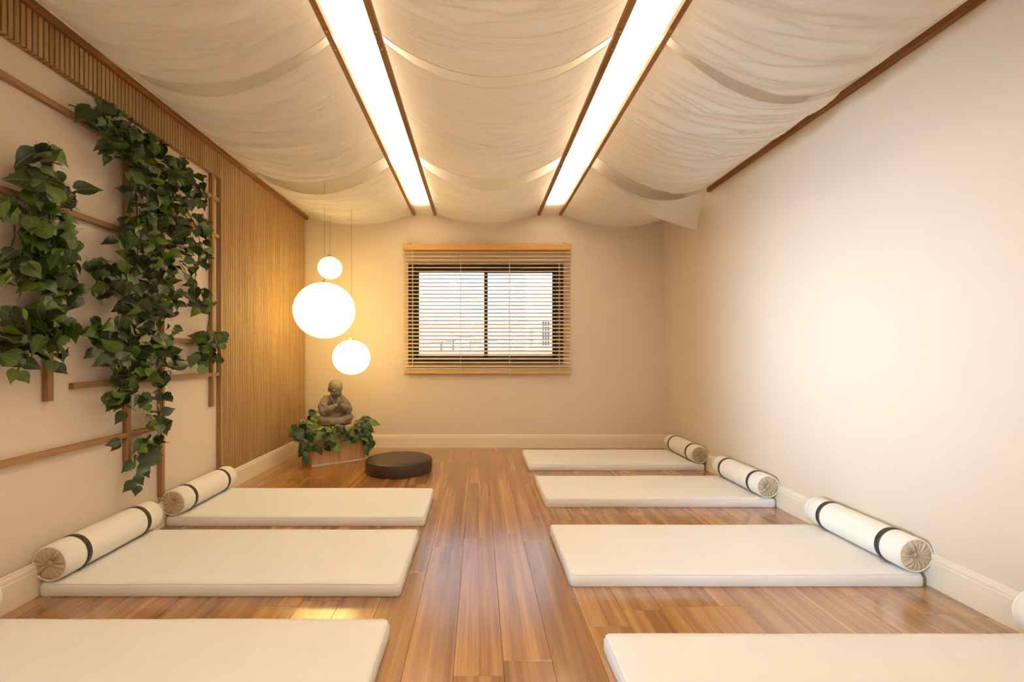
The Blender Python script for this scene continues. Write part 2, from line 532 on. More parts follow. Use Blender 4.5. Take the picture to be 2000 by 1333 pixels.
for i, (x0, x1, lab) in enumerate([(-0.789, -0.561, 'left glowing ceiling light strip behind gauze between two beams'),
                                   (0.766, 1.000, 'right glowing ceiling light strip behind gauze between two beams')]):
    r = empty('ceiling_light_strip', ((x0 + x1) / 2, 1.9, ZC))
    tag(r, lab, 'ceiling light', 'long ceiling light strips')
    w = (x1 - x0) / 2 - 0.012
    bmh = bmesh.new()
    bx(bmh, -w, w, -3.4, 3.3, -0.012, -0.0005)
    obj('housing', bmh, M['metal'], r)
    for a, c in ((-3.4, -1.1), (-1.1, 0.5), (0.5, 2.15), (2.15, 3.3)):
        obj('diffuser', box(-w + 0.01, w - 0.01, a + 0.004, c - 0.004, -0.026, -0.013), M['diffuser'], r)

# ------------------------------------------------------------------ fabric drapes
XA, XZ = XS + 0.034, XR - 0.032
BAYS = [(XA, BEAMS[0][0]), (BEAMS[1][1], BEAMS[2][0]), (BEAMS[3][1], XZ)]


def support_z(x):
    # height of the fabric where it is held
    if x < BEAMS[0][0]: return 2.902 + (ZB + 0.032 - 2.902) * (x - XA) / (BEAMS[0][0] - XA)
    if x > BEAMS[3][1]: return ZB + 0.032 + (2.862 - ZB - 0.032) * (x - BEAMS[3][1]) / (XZ - BEAMS[3][1])
    return ZB + 0.032


def xlist(x0, x1):
    xs = []
    for i, (a, c) in enumerate(BAYS):
        n = 44
        xs += [a + (c - a) * k / n for k in range(n + 1)]
    return [x for x in xs]


def drape(name, label, y0f, y1f, sag, seed, ny, xs=None, fold=2.3):
    """y0f/y1f give front and rear hem (y as function of x); sag(bay, v) the depth of the swag"""
    xs = xs or xlist(XA, XZ)
    bm = bmesh.new()
    rows = []
    for j in range(ny + 1):
        v = j / ny
        row = []
        for x in xs:
            y0, y1 = y0f(x), y1f(x)
            y = y0 + (y1 - y0) * v
            z = support_z(x)
            for b_, (a, c) in enumerate(BAYS):
                if a - 1e-6 <= x <= c + 1e-6:
                    u = min(1, max(0, (x - a) / (c - a)))
                    s = 4 * u * (1 - u)
                    z -= sag(b_, v) * s
                    # ridges run from beam to beam, gathered at the beams
                    q = y * 9.0 + b_ * 31 + seed
                    f = noise.noise(Vector((u * 1.6 + b_ * 7, q, seed))) * 0.016
                    f += noise.noise(Vector((u * 2.4 + b_ * 3, q * 2.7, seed + 5))) * 0.009
                    rdg = 1 - abs(noise.noise(Vector((u * 1.3 + b_ * 5, y * 6.5 + 0.5 * s, seed + 9)))) * 2
                    f -= max(0, rdg) ** 4 * 0.014
                    cr_ = 1 - abs(noise.noise(Vector((u * 1.1 + b_ * 11, y * 13 + 0.8 * s, seed + 17)))) * 3
                    f -= max(0, cr_) ** 3 * 0.008
                    ed = min(1.0, min(v, 1 - v) * abs(y1 - y0) / 0.12)
                    z += f * (s ** 0.6) * fold * (0.3 + 0.7 * ed * ed * (3 - 2 * ed))
                    y += noise.noise(Vector((u * 3, y * 2, seed + 2))) * 0.012 * s
            row.append(bm.verts.new((x, y, z)))
        rows.append(row)
    for a, c in zip(rows, rows[1:]):
        for i in range(len(xs) - 1):
            bm.faces.new((a[i], c[i], c[i + 1], a[i + 1]))
    e0 = [v.co.copy() for v in rows[0]]; e1 = [v.co.copy() for v in rows[-1]]
    o = obj(name, bm, M['gauze'], None, smooth=True)
    tag(o, label, 'fabric drape', 'gauze ceiling drapes')
    for e in (e0, e1):
        hb = bmesh.new()
        tube(hb, [p + Vector((0, 0, -0.001)) for p in e], 0.0032, 5)
        obj('hem', hb, M['gauze'], o, smooth=True)
    return o


def lerp(a, b, t): return a + (b - a) * t


def skew(y, left, right):
    def f(x):
        if x < BEAMS[0][0]: return y + left * ((BEAMS[0][0] - x) / (BEAMS[0][0] - XA)) ** 1.5
        if x > BEAMS[3][1]: return y + right * ((x - BEAMS[3][1]) / (XZ - BEAMS[3][1])) ** 1.5
        return y
    return f


drape('ceiling_drape', 'cream gauze drape hanging in swags under the ceiling nearest the camera',
      lambda x: 0.35, skew(2.43, 0.12, 0.26), lambda b_, v: lerp(0.17, 0.225, v), 1.0, 280)
drape('ceiling_drape', 'cream gauze drape hanging in swags under the middle of the ceiling',
      skew(2.49, 0.12, 0.22), skew(3.93, 0.12, 0.52), lambda b_, v: lerp(0.255, 0.20, v), 14.0, 230)
drape('ceiling_drape', 'cream gauze drape hanging in swags under the ceiling nearest the window wall',
      skew(4.14, 0.10, 0.55), lambda x: YB - 0.02, lambda b_, v: lerp(0.235, 0.125 if b_ != 1 else 0.11, v), 33.0, 200, fold=1.4)

# loose corner of the rear drape, hanging from the end of the right trim
fa = Vector((BEAMS[3][1] + 0.02, 4.14, 2.925))            # at the beam
fb = Vector((XZ, 4.47, 2.845))                            # pinned at the trim end
fc = P(1360, 452, 4.55)                                   # hanging tip
bm = bmesh.new()
nu, nv = 40, 16
g = []
for j in range(nv + 1):
    v = j / nv
    row = []
    for i in range(nu + 1):
        u = i / nu
        top = fa.lerp(fb, u); top.z -= 0.205 * 4 * u * (1 - u)
        bot = (fa + Vector((0, 0.10, 0))).lerp(fc, u); bot.z -= 0.05 * math.sin(PI * u); bot.y += 0.10 * math.sin(PI * u)
        p = top.lerp(bot, v)
        p.y += 0.02 * math.sin(PI * v) * u + 0.012 * math.sin(v * 9 + 2 * u) * u
        p.z += 0.008 * math.sin(v * 14) * u * (1 - 0.3 * u)
        row.append(bm.verts.new(p))
    g.append(row)
for a, c in zip(g, g[1:]):
    for i in range(nu):
        bm.faces.new((a[i], c[i], c[i + 1], a[i + 1]))
bmesh.ops.remove_doubles(bm, verts=bm.verts, dist=1e-5)
tag(obj('loose_drape_corner', bm, M['gauze'], None, smooth=True), 'loose triangular corner of gauze hanging down from the end of the right trim', 'fabric drape')

# ------------------------------------------------------------------ window, net, blind
win = empty('window_1', ((WX0 + WX1) / 2, YB + 0.07, WZ0))
win['kind'] = 'structure'
ww, wh = (WX1 - WX0) / 2, WZ1 - WZ0
bm = bmesh.new()
fw = 0.085
bx(bm, -ww, -ww + fw, -0.06, 0.03, 0, wh, 0.003); bx(bm, ww - fw, ww, -0.06, 0.03, 0, wh, 0.003)
bx(bm, -ww + fw, ww - fw, -0.06, 0.03, 0, 0.07, 0.003); bx(bm, -ww + fw, ww - fw, -0.06, 0.03, wh - 0.085, wh, 0.003)
obj('outer_frame', bm, M['alu'], win)
for a, c, yy in ((-ww + fw, 0.022, -0.02), (-0.02, ww - fw, 0.012)):
    s = empty('sash'); s.parent = win
    bm = bmesh.new()
    bx(bm, a, a + 0.042, yy - 0.015, yy + 0.015, 0.07, wh - 0.085); bx(bm, c - 0.042, c, yy - 0.015, yy + 0.015, 0.07, wh - 0.085)
    bx(bm, a, c, yy - 0.015, yy + 0.015, 0.07, 0.105); bx(bm, a, c, yy - 0.015, yy + 0.015, wh - 0.115, wh - 0.085)
    bpy.data.objects.remove(s)
    s = obj('sash', bm, M['alu'], win)
    obj('pane', box(a + 0.04, c - 0.04, yy - 0.002, yy + 0.002, 0.10, wh - 0.11), M['glass'], s)
# net behind the glass
bm = bmesh.new()
st = 0.066
nw, nh = ww - fw, wh - 0.16
nx0, nz0, nz1 = -nw, 0.075, wh - 0.09
k = -int(nh / st) - 1
while nx0 + k * st < nw:
    for d in (1, -1):
        x_a = nx0 + k * st
        z_a, z_b = nz0, nz1
        xa, xb = (x_a, x_a + (z_b - z_a)) if d == 1 else (x_a + (z_b - z_a), x_a)
        # clip to the opening
        pa, pb = Vector((xa, 0.06, z_a)), Vector((xb, 0.06, z_b))
        t0, t1 = 0.0, 1.0
        dx = xb - xa
        for lim, lo in ((-nw, True), (nw, False)):
            t = (lim - xa) / dx
            if (dx > 0) == lo: t0 = max(t0, t)
            else: t1 = min(t1, t)
        if t1 > t0 + 0.01:
            tube(bm, [pa.lerp(pb, t0), pa.lerp(pb, t1)], 0.0009, 4)
    k += 1
nt_o = obj('safety_net', bm, M['net'], win)
nt_o['kind'] = 'stuff'

BX0, BX1 = -0.925, 1.135
bl_ = empty('venetian_blind', ((BX0 + BX1) / 2, YB - 0.045, 0.93))
tag(bl_, 'cream wooden venetian blind with open slats over the window', 'blind')
bw = (BX1 - BX0) / 2
obj('headrail', box(-bw - 0.014, bw + 0.014, -0.035, 0.044, 1.535, 1.612, 0.008, 2), M['blind_rail'], bl_)
obj('bottom_rail', box(-bw, bw, -0.026, 0.026, 0.0, 0.022, 0.005, 2), M['blind_rail'], bl_)
sl_bm = bmesh.new()
prof = [(-0.025, -0.002), (-0.012, 0.0012), (0.0, 0.002), (0.012, 0.0012), (0.025, -0.002)]
rows = []
for x in (-bw, bw):
    rows.append([sl_bm.verts.new((x, y, z + 0.0013)) for y, z in prof] + [sl_bm.verts.new((x, y, z - 0.0013)) for y, z in reversed(prof)])
n = len(rows[0])
for i in range(n):
    sl_bm.faces.new((rows[0][i], rows[0][(i + 1) % n], rows[1][(i + 1) % n], rows[1][i]))
sl_bm.faces.new(rows[0][::-1]); sl_bm.faces.new(rows[1])
bmesh.ops.recalc_face_normals(sl_bm, faces=sl_bm.faces)
slat_me = mesh('slat', sl_bm, M['blind'])
zz = 0.034
pitches = []
for i in range(3): pitches.append(zz); zz += 0.016
zz = 0.095
while zz < 1.52: pitches.append(zz); zz += 0.0472
for i, z in enumerate(pitches):
    link('slat', slat_me, bl_, (0, 0, z), (math.radians(20), 0, 0))
for fx in (-0.90, -0.32, 0.27, 0.87):
    for yy in (-0.027, 0.027):
        bm = bmesh.new(); tube(bm, [(0, 0, 0.01), (0, 0, 1.54)], 0.0022, 5)
        obj('ladder_cord', bm, M['cord'], bl_, (fx * bw, yy, 0))
bm = bmesh.new(); tube(bm, [(bw + 0.008, -0.03, 1.54), (bw + 0.010, -0.03, 0.62)], 0.0018, 5)
pc = obj('pull_cord', bm, M['cord'], bl_)
bm = bmesh.new(); lathe(bm, [(0, 0.06), (0.004, 0.058), (0.007, 0.03), (0.009, 0.0), (0, -0.002)], 10, c=(bw + 0.010, -0.03, 0.56))
obj('tassel', bm, M['blind'], pc, smooth=True)
for fx in (-0.93, 0.0, 0.93):
    bm = bmesh.new(); bx(bm, fx * bw - 0.02, fx * bw + 0.02, -0.02, 0.043, 1.612, 1.617)
    obj('bracket', bm, M['alu'], bl_)

# unseen window added in the left wall that lets the daylight in
w2 = empty('added_window', (XL - 0.08, (RY0 + RY1) / 2, RZ0)); w2['kind'] = 'structure'
bm = bmesh.new(); a = (RY1 - RY0) / 2; hh = RZ1 - RZ0
bx(bm, -0.03, 0.03, -a, -a + 0.05, 0, hh); bx(bm, -0.03, 0.03, a - 0.05, a, 0, hh)
bx(bm, -0.03, 0.03, -a, a, 0, 0.05); bx(bm, -0.03, 0.03, -a, a, hh - 0.05, hh)
obj('frame', bm, M['alu'], w2)
obj('pane', box(-0.002, 0.002, -a + 0.05, a - 0.05, 0.05, hh - 0.05), M['glass'], w2)

# ------------------------------------------------------------------ pendant globes
def pendant(px, py, Y, d, label, squash=0.94):
    c = P(px, py, Y)
    r = d / 2
    o = empty('pendant_lamp', (c.x, c.y, ZC))
    tag(o, label, 'pendant lamp', 'round pendant lamps in the corner')
    bm = bmesh.new()
    prof = []
    n = 24
    for i in range(n + 1):
        a_ = PI * i / n
        prof.append((r * math.sin(a_), -r * squash * math.cos(a_)))
    prof[0] = (0, prof[0][1]); prof[-1] = (0, prof[-1][1])
    lathe(bm, prof, 48)
    obj('globe', bm, M['globe'], o, (0, 0, c.z - ZC), smooth=True)
    bm = bmesh.new()
    lathe(bm, [(0, 0.03), (0.012, 0.03), (0.03, 0.012), (0.034, -0.006), (0, -0.006)], 20)
    obj('cap', bm, M['metal'], o, (0, 0, c.z - ZC + r * squash), smooth=True)
    bm = bmesh.new(); tube(bm, [(0, 0, c.z - ZC + r * squash + 0.02), (0, 0, -0.012)], 0.0022, 6)
    obj('cord', bm, M['wire'], o)


pendant(634, 607, 4.70, 0.625, 'largest of the three glowing globe pendants')
pendant(644.5, 524, 4.98, 0.262, 'smallest glowing globe pendant hanging highest')
pendant(686.5, 698.5, 4.80, 0.396, 'medium glowing globe pendant hanging lowest above the statue')

# ------------------------------------------------------------------ mats and bolsters
def rounded_slab(x0, x1, y0, y1, z1, r=0.022, seed=0):
    bm = bmesh.new()
    nx, ny = 46, 18
    prof = [(0.004, 0.0), (0.0, 0.006), (0.0, z1 - r), (r * 0.3, z1 - r * 0.3), (r, z1)]

    def ring(inset, z, top):
        pts = []
        rr = 0.025
        a0, a1, b0, b1 = x0 + inset, x1 - inset, y0 + inset, y1 - inset
        for (cx, cy, s0) in ((a1 - rr, b1 - rr, 0), (a0 + rr, b1 - rr, 1), (a0 + rr, b0 + rr, 2), (a1 - rr, b0 + rr, 3)):
            for k in range(5):
                t = (s0 + k / 4) * PI / 2
                pts.append((cx + rr * math.cos(t), cy + rr * math.sin(t), z))
        return pts
    # dense outline so that the edge may wave a little
    def dense(pts):
        out = []
        m_ = len(pts)
        for i in range(m_):
            p, q = Vector(pts[i]), Vector(pts[(i + 1) % m_])
            k = max(1, int((q - p).length / 0.05))
            for j in range(k): out.append(p.lerp(q, j / k))
        return out
    base = dense(ring(0, 0, False))
    cx, cy = (x0 + x1) / 2, (y0 + y1) / 2
    rings = []
    for ins, z in prof:
        row = []
        for p in base:
            q = Vector((cx + (p.x - cx) * (1 - 2 * ins / (x1 - x0)), cy + (p.y - cy) * (1 - 2 * ins / (y1 - y0)), z))
            w = noise.noise(Vector((p.x * 5 + seed, p.y * 5, z * 9))) * 0.003
            if z > 0.004:
                q.x += w if abs(p.x - x0) < 0.01 or abs(p.x - x1) < 0.01 else 0
                q.y += w if abs(p.y - y0) < 0.01 or abs(p.y - y1) < 0.01 else 0
                q.z += noise.noise(Vector((p.x * 3, p.y * 3, seed))) * 0.0025
            row.append(bm.verts.new(q))
        rings.append(row)
    m_ = len(base)
    for a, c in zip(rings, rings[1:]):
        for i in range(m_):
            bm.faces.new((a[i], a[(i + 1) % m_], c[(i + 1) % m_], c[i]))
    # top: concentric rings to the middle, slightly domed
    prev = rings[-1]
    for s, dz in ((0.9, 0.003), (0.7, 0.006), (0.4, 0.008), (0.15, 0.009)):
        row = []
        for v in rings[-1]:
            q = Vector((cx + (v.co.x - cx) * s, cy + (v.co.y - cy) * s, v.co.z + dz * 0.5))
            q.z += noise.noise(Vector((q.x * 2.3, q.y * 2.3, seed + 4))) * 0.002
            row.append(bm.verts.new(q))
        for i in range(m_):
            bm.faces.new((prev[i], prev[(i + 1) % m_], row[(i + 1) % m_], row[i]))
        prev = row
    bm.faces.new(prev)
    bm.faces.new(rings[0][::-1])
    edge = [v.co + Vector((0, 0, 0.0005)) for v in rings[-2]]
    return bm, edge


def bolster_parts(L_, R_):
    """axis along Y, near end at 0"""
    me = {}
    bm = bmesh.new()
    lathe(bm, [(R_ - 0.012, 0.0), (R_ - 0.004, 0.002), (R_, 0.008), (R_ + 0.001, 0.1), (R_ + 0.0015, L_ / 2), (R_ + 0.001, L_ - 0.1), (R_, L_ - 0.008), (R_ - 0.004, L_ - 0.002), (R_ - 0.012, L_)], 48, 'Y')
    bmesh.ops.recalc_face_normals(bm, faces=bm.faces)
    me['body'] = mesh('body', bm, M['bolster'], True)
    # gathered end: radial pleats towards a button
    bm = bmesh.new()
    n, rr = 96, [R_ - 0.006, R_ - 0.012, (R_ - 0.012) * 0.75, (R_ - 0.012) * 0.5, (R_ - 0.012) * 0.28, 0.013]
    hz = [0.004, -0.004, -0.007, -0.006, 0.000, 0.006]
    rg = random.Random(7)
    ph = [rg.uniform(0, 6.28) for _ in range(6)]
    rings = []
    for q, r in enumerate(rr):
        ring = []
        for i in range(n):
            a_ = 2 * PI * i / n
            w = math.sin(a_ * 17 + ph[0]) + 0.6 * math.sin(a_ * 11 + ph[1]) + 0.5 * math.sin(a_ * 26 + ph[2])
            amp = (0, 0.0015, 0.0042, 0.0055, 0.005, 0.002)[q]
            ring.append(bm.verts.new((r * math.cos(a_), hz[q] + amp * w, r * math.sin(a_))))
        rings.append(ring)
    for a, c in zip(rings, rings[1:]):
        for i in range(n):
            bm.faces.new((a[i], a[(i + 1) % n], c[(i + 1) % n], c[i]))
    bm.faces.new(rings[-1])
    me['end_cap'] = mesh('end_cap', bm, M['linen'], True)
    bm = bmesh.new(); tube(bm, [((R_ - 0.006) * math.cos(2 * PI * i / 40), -0.001, (R_ - 0.006) * math.sin(2 * PI * i / 40)) for i in range(40)], 0.0045, 6, True)
    me['piping'] = mesh('piping', bm, M['canvas_edge'], True)
    bm = bmesh.new(); lathe(bm, [(0, 0.010), (0.009, 0.008), (0.014, 0.002), (0.014, -0.004), (0, -0.006)], 16, 'Y')
    bmesh.ops.recalc_face_normals(bm, faces=bm.faces)
    me['button'] = mesh('button', bm, M['linen'], True)
    bm = bmesh.new(); lathe(bm, [(R_ - 0.002, -0.014), (R_ + 0.0035, -0.014), (R_ + 0.0042, 0), (R_ + 0.0035, 0.014), (R_ - 0.002, 0.014)], 48, 'Y')
    bmesh.ops.recalc_face_normals(bm, faces=bm.faces)
    me['strap'] = mesh('strap', bm, M['strap'], True)
    return me


BL, BR = 0.66, 0.088
BP = bolster_parts(BL, BR)


def bolster(x, y, z, label, rz=0.0):
    o = empty('bolster_pillow', (x, y, z), rz)
    tag(o, label, 'bolster', 'round bolsters on the floor mats')
    link('body', BP['body'], o)
    for yy, rr in ((0, 0), (BL, PI)):
        c = link('end_cap', BP['end_cap'], o, (0, yy, 0), (0, 0, rr))
        link('button', BP['button'], c, (0, 0.004, 0))
        link('piping', BP['piping'], o, (0, yy, 0), (0, 0, rr))
    for yy in (0.125, BL - 0.115):
        link('strap', BP['strap'], o, (0, yy, 0))
    return o


MT = 0.066
mats = [
    (0.502, 2.290, 4.50, 5.19, 'right row, farthest from the camera', 'R', 0),
    (0.513, 2.297, 3.434, 4.10, 'right row, second from the window wall', 'R', 1),
    (0.466, 2.280, 2.270, 2.94, 'right row, third from the window wall', 'R', 2),
    (0.500, 2.290, 1.125, 1.805, 'right row, nearest the camera, cut by the frame', 'R', 3),
    (-2.160, -0.373, 3.06, 3.73, 'left row, farthest, beside the dark round cushion', 'L', 0),
    (-2.162, -0.383, 2.18, 2.86, 'left row, in the middle of three', 'L', 1),
    (-2.160, -0.376, 1.22, 1.903, 'left row, nearest the camera, cut by the frame', 'L', 2),
]
for i, (x0, x1, y0, y1, lab, side, k) in enumerate(mats):
    cx, cy = (x0 + x1) / 2, (y0 + y1) / 2
    bm, edge = rounded_slab(x0 - cx, x1 - cx, y0 - cy, y1 - cy, MT, seed=i * 3.7)
    o = empty('floor_mat', (cx, cy, 0))
    tag(o, 'cream floor mat, ' + lab, 'floor mat', 'cream floor mats')
    obj('cover', bm, M['canvas'], o, smooth=True)
    eb = bmesh.new(); tube(eb, edge, 0.0022, 5, True)
    obj('piping', eb, M['canvas_edge'], o, smooth=True)
    bxx = XR - 0.002 - BR if side == 'R' else XL + 0.008 + BR
    bolster(bxx, y0 + 0.01, MT + BR + 0.004, 'white bolster on mat, ' + lab)

# ------------------------------------------------------------------ round cushion
cu = empty('round_floor_cushion', (P(779.5, 700, 4.525).x, 4.525, 0))
tag(cu, 'dark brown leather round floor cushion on the wooden floor', 'cushion')
R_ = 0.332
bm = bmesh.new()
lathe(bm, [(0, 0), (R_ - 0.02, 0), (R_ - 0.004, 0.006), (R_ + 0.002, 0.03), (R_ + 0.004, 0.062), (R_, 0.100), (R_ - 0.006, 0.114), (R_ - 0.02, 0.124), (R_ * 0.8, 0.130), (R_ * 0.4, 0.133), (0, 0.134)], 72)
obj('cover', bm, M['leather'], cu, smooth=True)
for r, z in ((R_ - 0.004, 0.114), (R_ - 0.005, 0.008)):
    bm = bmesh.new(); tube(bm, [(r * math.cos(2 * PI * i / 72), r * math.sin(2 * PI * i / 72), z) for i in range(72)], 0.003, 6, True)
    obj('piping', bm, M['leather'], cu, smooth=True)

# ------------------------------------------------------------------ pedestal box
A0 = P(609, 912, 4.66); A0.z = 0
BA = math.atan2(0.32, 0.48)
ped = empty('wooden_pedestal', A0, BA)
tag(ped, 'low light wood box pedestal in the corner under the stone statue', 'pedestal')
PWD, PDP, PHT = 0.575, 0.46, 0.385
nb = 6
for i in range(nb):
    a, c = PWD * i / nb, PWD * (i + 1) / nb
    obj('front_plank', box(a + 0.0007, c - 0.0007, 0, 0.018, 0.012, PHT - 0.018, 0.001), M['box'], ped)
for x0 in (0, PWD - 0.018):
    obj('side_panel', box(x0, x0 + 0.018, 0.018, PDP - 0.018, 0.0, PHT - 0.018, 0.001), M['box'], ped)
obj('back_panel', box(0, PWD, PDP - 0.018, PDP, 0.0, PHT - 0.018, 0.001), M['box'], ped)
obj('top_panel', box(0, PWD, 0, PDP, PHT - 0.0175, PHT, 0.001), M['box'], ped)
obj('base_strip', box(-0.003, PWD + 0.003, -0.004, 0.014, 0, 0.0115, 0.001), M['canvas_edge'], ped)

# ------------------------------------------------------------------ stone statue
ICO = {}
for sub_ in (2, 3):
    tb = bmesh.new(); bmesh.ops.create_icosphere(tb, subdivisions=sub_, radius=1.0)
    tb.verts.ensure_lookup_table()
    ICO[sub_] = ([v.co.copy() for v in tb.verts], [[v.index for v in f.verts] for f in tb.faces]); tb.free()


class Lump:
    """collects ellipsoids that are later fused into one surface"""
    def __init__(self): self.v, self.f = [], []


def ell(lm, c, r, rot=(0, 0, 0), sub=2):
    mt = Matrix.Translation(c) @ Euler(rot).to_matrix().to_4x4() @ Matrix.Diagonal((r[0], r[1], r[2], 1))
    n0 = len(lm.v)
    vs, fs = ICO[sub]
    lm.v += [mt @ p for p in vs]
    lm.f += [[i + n0 for i in f] for f in fs]


def cap(bm, pts, rad, n=12):
    """chain of spheres swept into a limb"""
    pts = [Vector(p) for p in pts]
    for p, q, r0, r1 in zip(pts, pts[1:], rad, rad[1:]):
        k = max(2, int((q - p).length / (min(r0, r1) * 0.35)))
        for i in range(k + 1):
            t = i / k
            r = r0 + (r1 - r0) * t
            ell(bm, p.lerp(q, t), (r, r, r), sub=2)


bm = Lump()
# lap, hips and crossed legs under the robe
ell(bm, (0, 0.03, 0.065), (0.165, 0.125, 0.066), sub=3)
for s in (-1, 1):
    cap(bm, [(s * 0.07, 0.03, 0.075), (s * 0.150, -0.045, 0.062)], [0.060, 0.052])
    cap(bm, [(s * 0.150, -0.045, 0.060), (s * 0.06, -0.125, 0.046 + 0.008 * s)], [0.050, 0.038])
cap(bm, [(0.07, -0.120, 0.055), (-0.035, -0.135, 0.055), (-0.085, -0.115, 0.060)], [0.036, 0.028, 0.020])
cap(bm, [(-0.07, -0.125, 0.038), (0.03, -0.145, 0.034), (0.080, -0.130, 0.036)], [0.036, 0.028, 0.020])
ell(bm, (0, -0.02, 0.012), (0.19, 0.135, 0.018), sub=3)
# trunk and shoulders
ell(bm, (0, 0.045, 0.17), (0.108, 0.088, 0.125), sub=3)
ell(bm, (0, 0.030, 0.255), (0.105, 0.075, 0.070), sub=3)
cap(bm, [(0, 0.02, 0.29), (0, -0.005, 0.335)], [0.055, 0.045])
for s in (-1, 1):
    cap(bm, [(s * 0.082, 0.028, 0.272), (s * 0.128, 0.0, 0.205), (s * 0.140, -0.045, 0.155)], [0.052, 0.055, 0.052])   # upper arm in a wide sleeve
    cap(bm, [(s * 0.140, -0.045, 0.152), (s * 0.075, -0.104, 0.186), (s * 0.032, -0.126, 0.214)], [0.050, 0.040, 0.026])
    ell(bm, (s * 0.132, -0.050, 0.128), (0.044, 0.050, 0.034))                                                        # hanging sleeve
    cap(bm, [(s * 0.028, -0.127, 0.218), (s * 0.013, -0.132, 0.238)], [0.018, 0.015])                                 # wrist
    ell(bm, (s * 0.0085, -0.135, 0.254), (0.0085, 0.021, 0.026), (0.12, 0, 0))                                        # palm
    HZ = 0.260
    for f, (yy, ln) in enumerate(((-0.147, 0.040), (-0.137, 0.048), (-0.127, 0.045), (-0.118, 0.034))):
        cap(bm, [(s * 0.0072, yy, HZ), (s * 0.0062, yy + 0.004, HZ + ln * 0.55), (s * 0.0050, yy + 0.009, HZ + ln)], [0.0062, 0.0058, 0.0048])
    cap(bm, [(s * 0.010, -0.116, 0.246), (s * 0.008, -0.106, 0.268), (s * 0.006, -0.103, 0.284)], [0.0072, 0.0066, 0.0050])
# robe folds and collar
for s in (-1, 1):
    cap(bm, [(s * 0.050, -0.030, 0.318), (s * 0.040, -0.062, 0.262), (s * -0.012, -0.078, 0.19)], [0.014, 0.012, 0.010])
    for k in range(3):
        t = 0.16 + 0.026 * k
        cap(bm, [(s * (0.172 - 0.012 * k), 0.0, t + 0.045), (s * (0.176 - 0.01 * k), -0.045, t + 0.015), (s * 0.135, -0.092, t + 0.010)], [0.008, 0.010, 0.007])
    for k in range(3):
        cap(bm, [(s * (0.19 - 0.035 * k), -0.03 - 0.03 * k, 0.095), (s * (0.12 - 0.03 * k), -0.085 - 0.018 * k, 0.085)], [0.008, 0.007])
# bowed head
TILT = Matrix.Translation((0, -0.005, 0.335)) @ Euler((math.radians(24), 0, 0)).to_matrix().to_4x4()
hd = Lump()
ell(hd, (0, 0.004, 0.092), (0.077, 0.088, 0.083), sub=3)
ell(hd, (0, -0.024, 0.052), (0.062, 0.060, 0.058), sub=3)
ell(hd, (0, -0.058, 0.016), (0.026, 0.022, 0.018))
for s in (-1, 1):
    ell(hd, (s * 0.034, -0.058, 0.038), (0.026, 0.024, 0.024))          # cheek
    ell(hd, (s * 0.030, -0.071, 0.066), (0.019, 0.009, 0.010))          # eyelid
    ell(hd, (s * 0.031, -0.071, 0.086), (0.026, 0.011, 0.008), (0, s * 0.15, 0))   # brow
    cap(hd, [(s * 0.075, 0.006, 0.076), (s * 0.075, 0.004, 0.054), (s * 0.067, -0.002, 0.034)], [0.009, 0.009, 0.007])   # ear
cap(hd, [(0, -0.082, 0.074), (0, -0.092, 0.052)], [0.007, 0.011])       # nose
for s in (-1, 1): ell(hd, (s * 0.009, -0.086, 0.050), (0.007, 0.007, 0.006))
ell(hd, (0, -0.081, 0.031), (0.018, 0.009, 0.005)); ell(hd, (0, -0.079, 0.023), (0.014, 0.009, 0.005))
n0 = len(bm.v)
bm.v += [TILT @ p for p in hd.v]; bm.f += [[i + n0 for i in f] for f in hd.f]
rme = bpy.data.meshes.new('raw_statue'); rme.from_pydata([tuple(p) for p in bm.v], [], bm.f)
raw = link('raw_statue', rme)
md = raw.modifiers.new('remesh', 'REMESH'); md.mode = 'VOXEL'; md.voxel_size = 0.0034
sm = raw.modifiers.new('smooth', 'SMOOTH'); sm.factor = 0.5; sm.iterations = 2
dg = bpy.context.evaluated_depsgraph_get()
sme = bpy.data.meshes.new_from_object(raw.evaluated_get(dg))
sme.name = 'stone_statue'
bpy.data.objects.remove(raw)
sme.materials.clear(); sme.materials.append(M['stone'])
sme.polygons.foreach_set('use_smooth', [True] * len(sme.polygons))
zmin = min(v.co.z for v in sme.vertices)
rotB = Matrix.Rotation(BA, 4, 'Z')
SB = A0 + rotB @ Vector((PWD * 0.53, PDP * 0.55, 0))
SB.z = PHT - zmin * 1.0
sta = link('stone_statue', sme, None, SB, (0, 0, BA * 1.1))
tag(sta, 'grey stone statue of a seated praying child monk on the wooden box', 'statue')

# ------------------------------------------------------------------ ivy
def leaf_mesh(seed, wid=0.46, fold=0.22, droop=0.25, curl=0.0):
    rg = random.Random(seed)
    ys = [-0.07, 0.10, 0.28, 0.48, 0.68, 0.86, 1.10]
    hw = [0.20, 0.40, 0.47, 0.42, 0.29, 0.13, 0.006]
    bm = bmesh.new()
    rows = []
    for y, w in zip(ys, hw):
        w = w * wid / 0.46
        row = []
        for t in (-1, -0.55, 0, 0.55, 1):
            yy = y
            if y < 0.05 and t == 0: yy = 0.03              # heart notch
            x = t * w
            z = fold * abs(x) * (1 - 0.35 * abs(t)) - droop * max(0, yy) ** 2 + curl * math.sin(yy * 7 + t * 2) * abs(t)
            z += rg.uniform(-0.012, 0.012) * abs(t)
            row.append(bm.verts.new((x, yy, z)))
        rows.append(row)
    for a, c in zip(rows, rows[1:]):
        for i in range(4):
            bm.faces.new((a[i], a[i + 1], c[i + 1], c[i]))
    # petiole
    tube(bm, [(0, 0.03, 0), (0.01, -0.12, -0.05), (0.0, -0.3, -0.16)], 0.012, 3)
    return mesh('leaf', bm, M['leaf'], True)


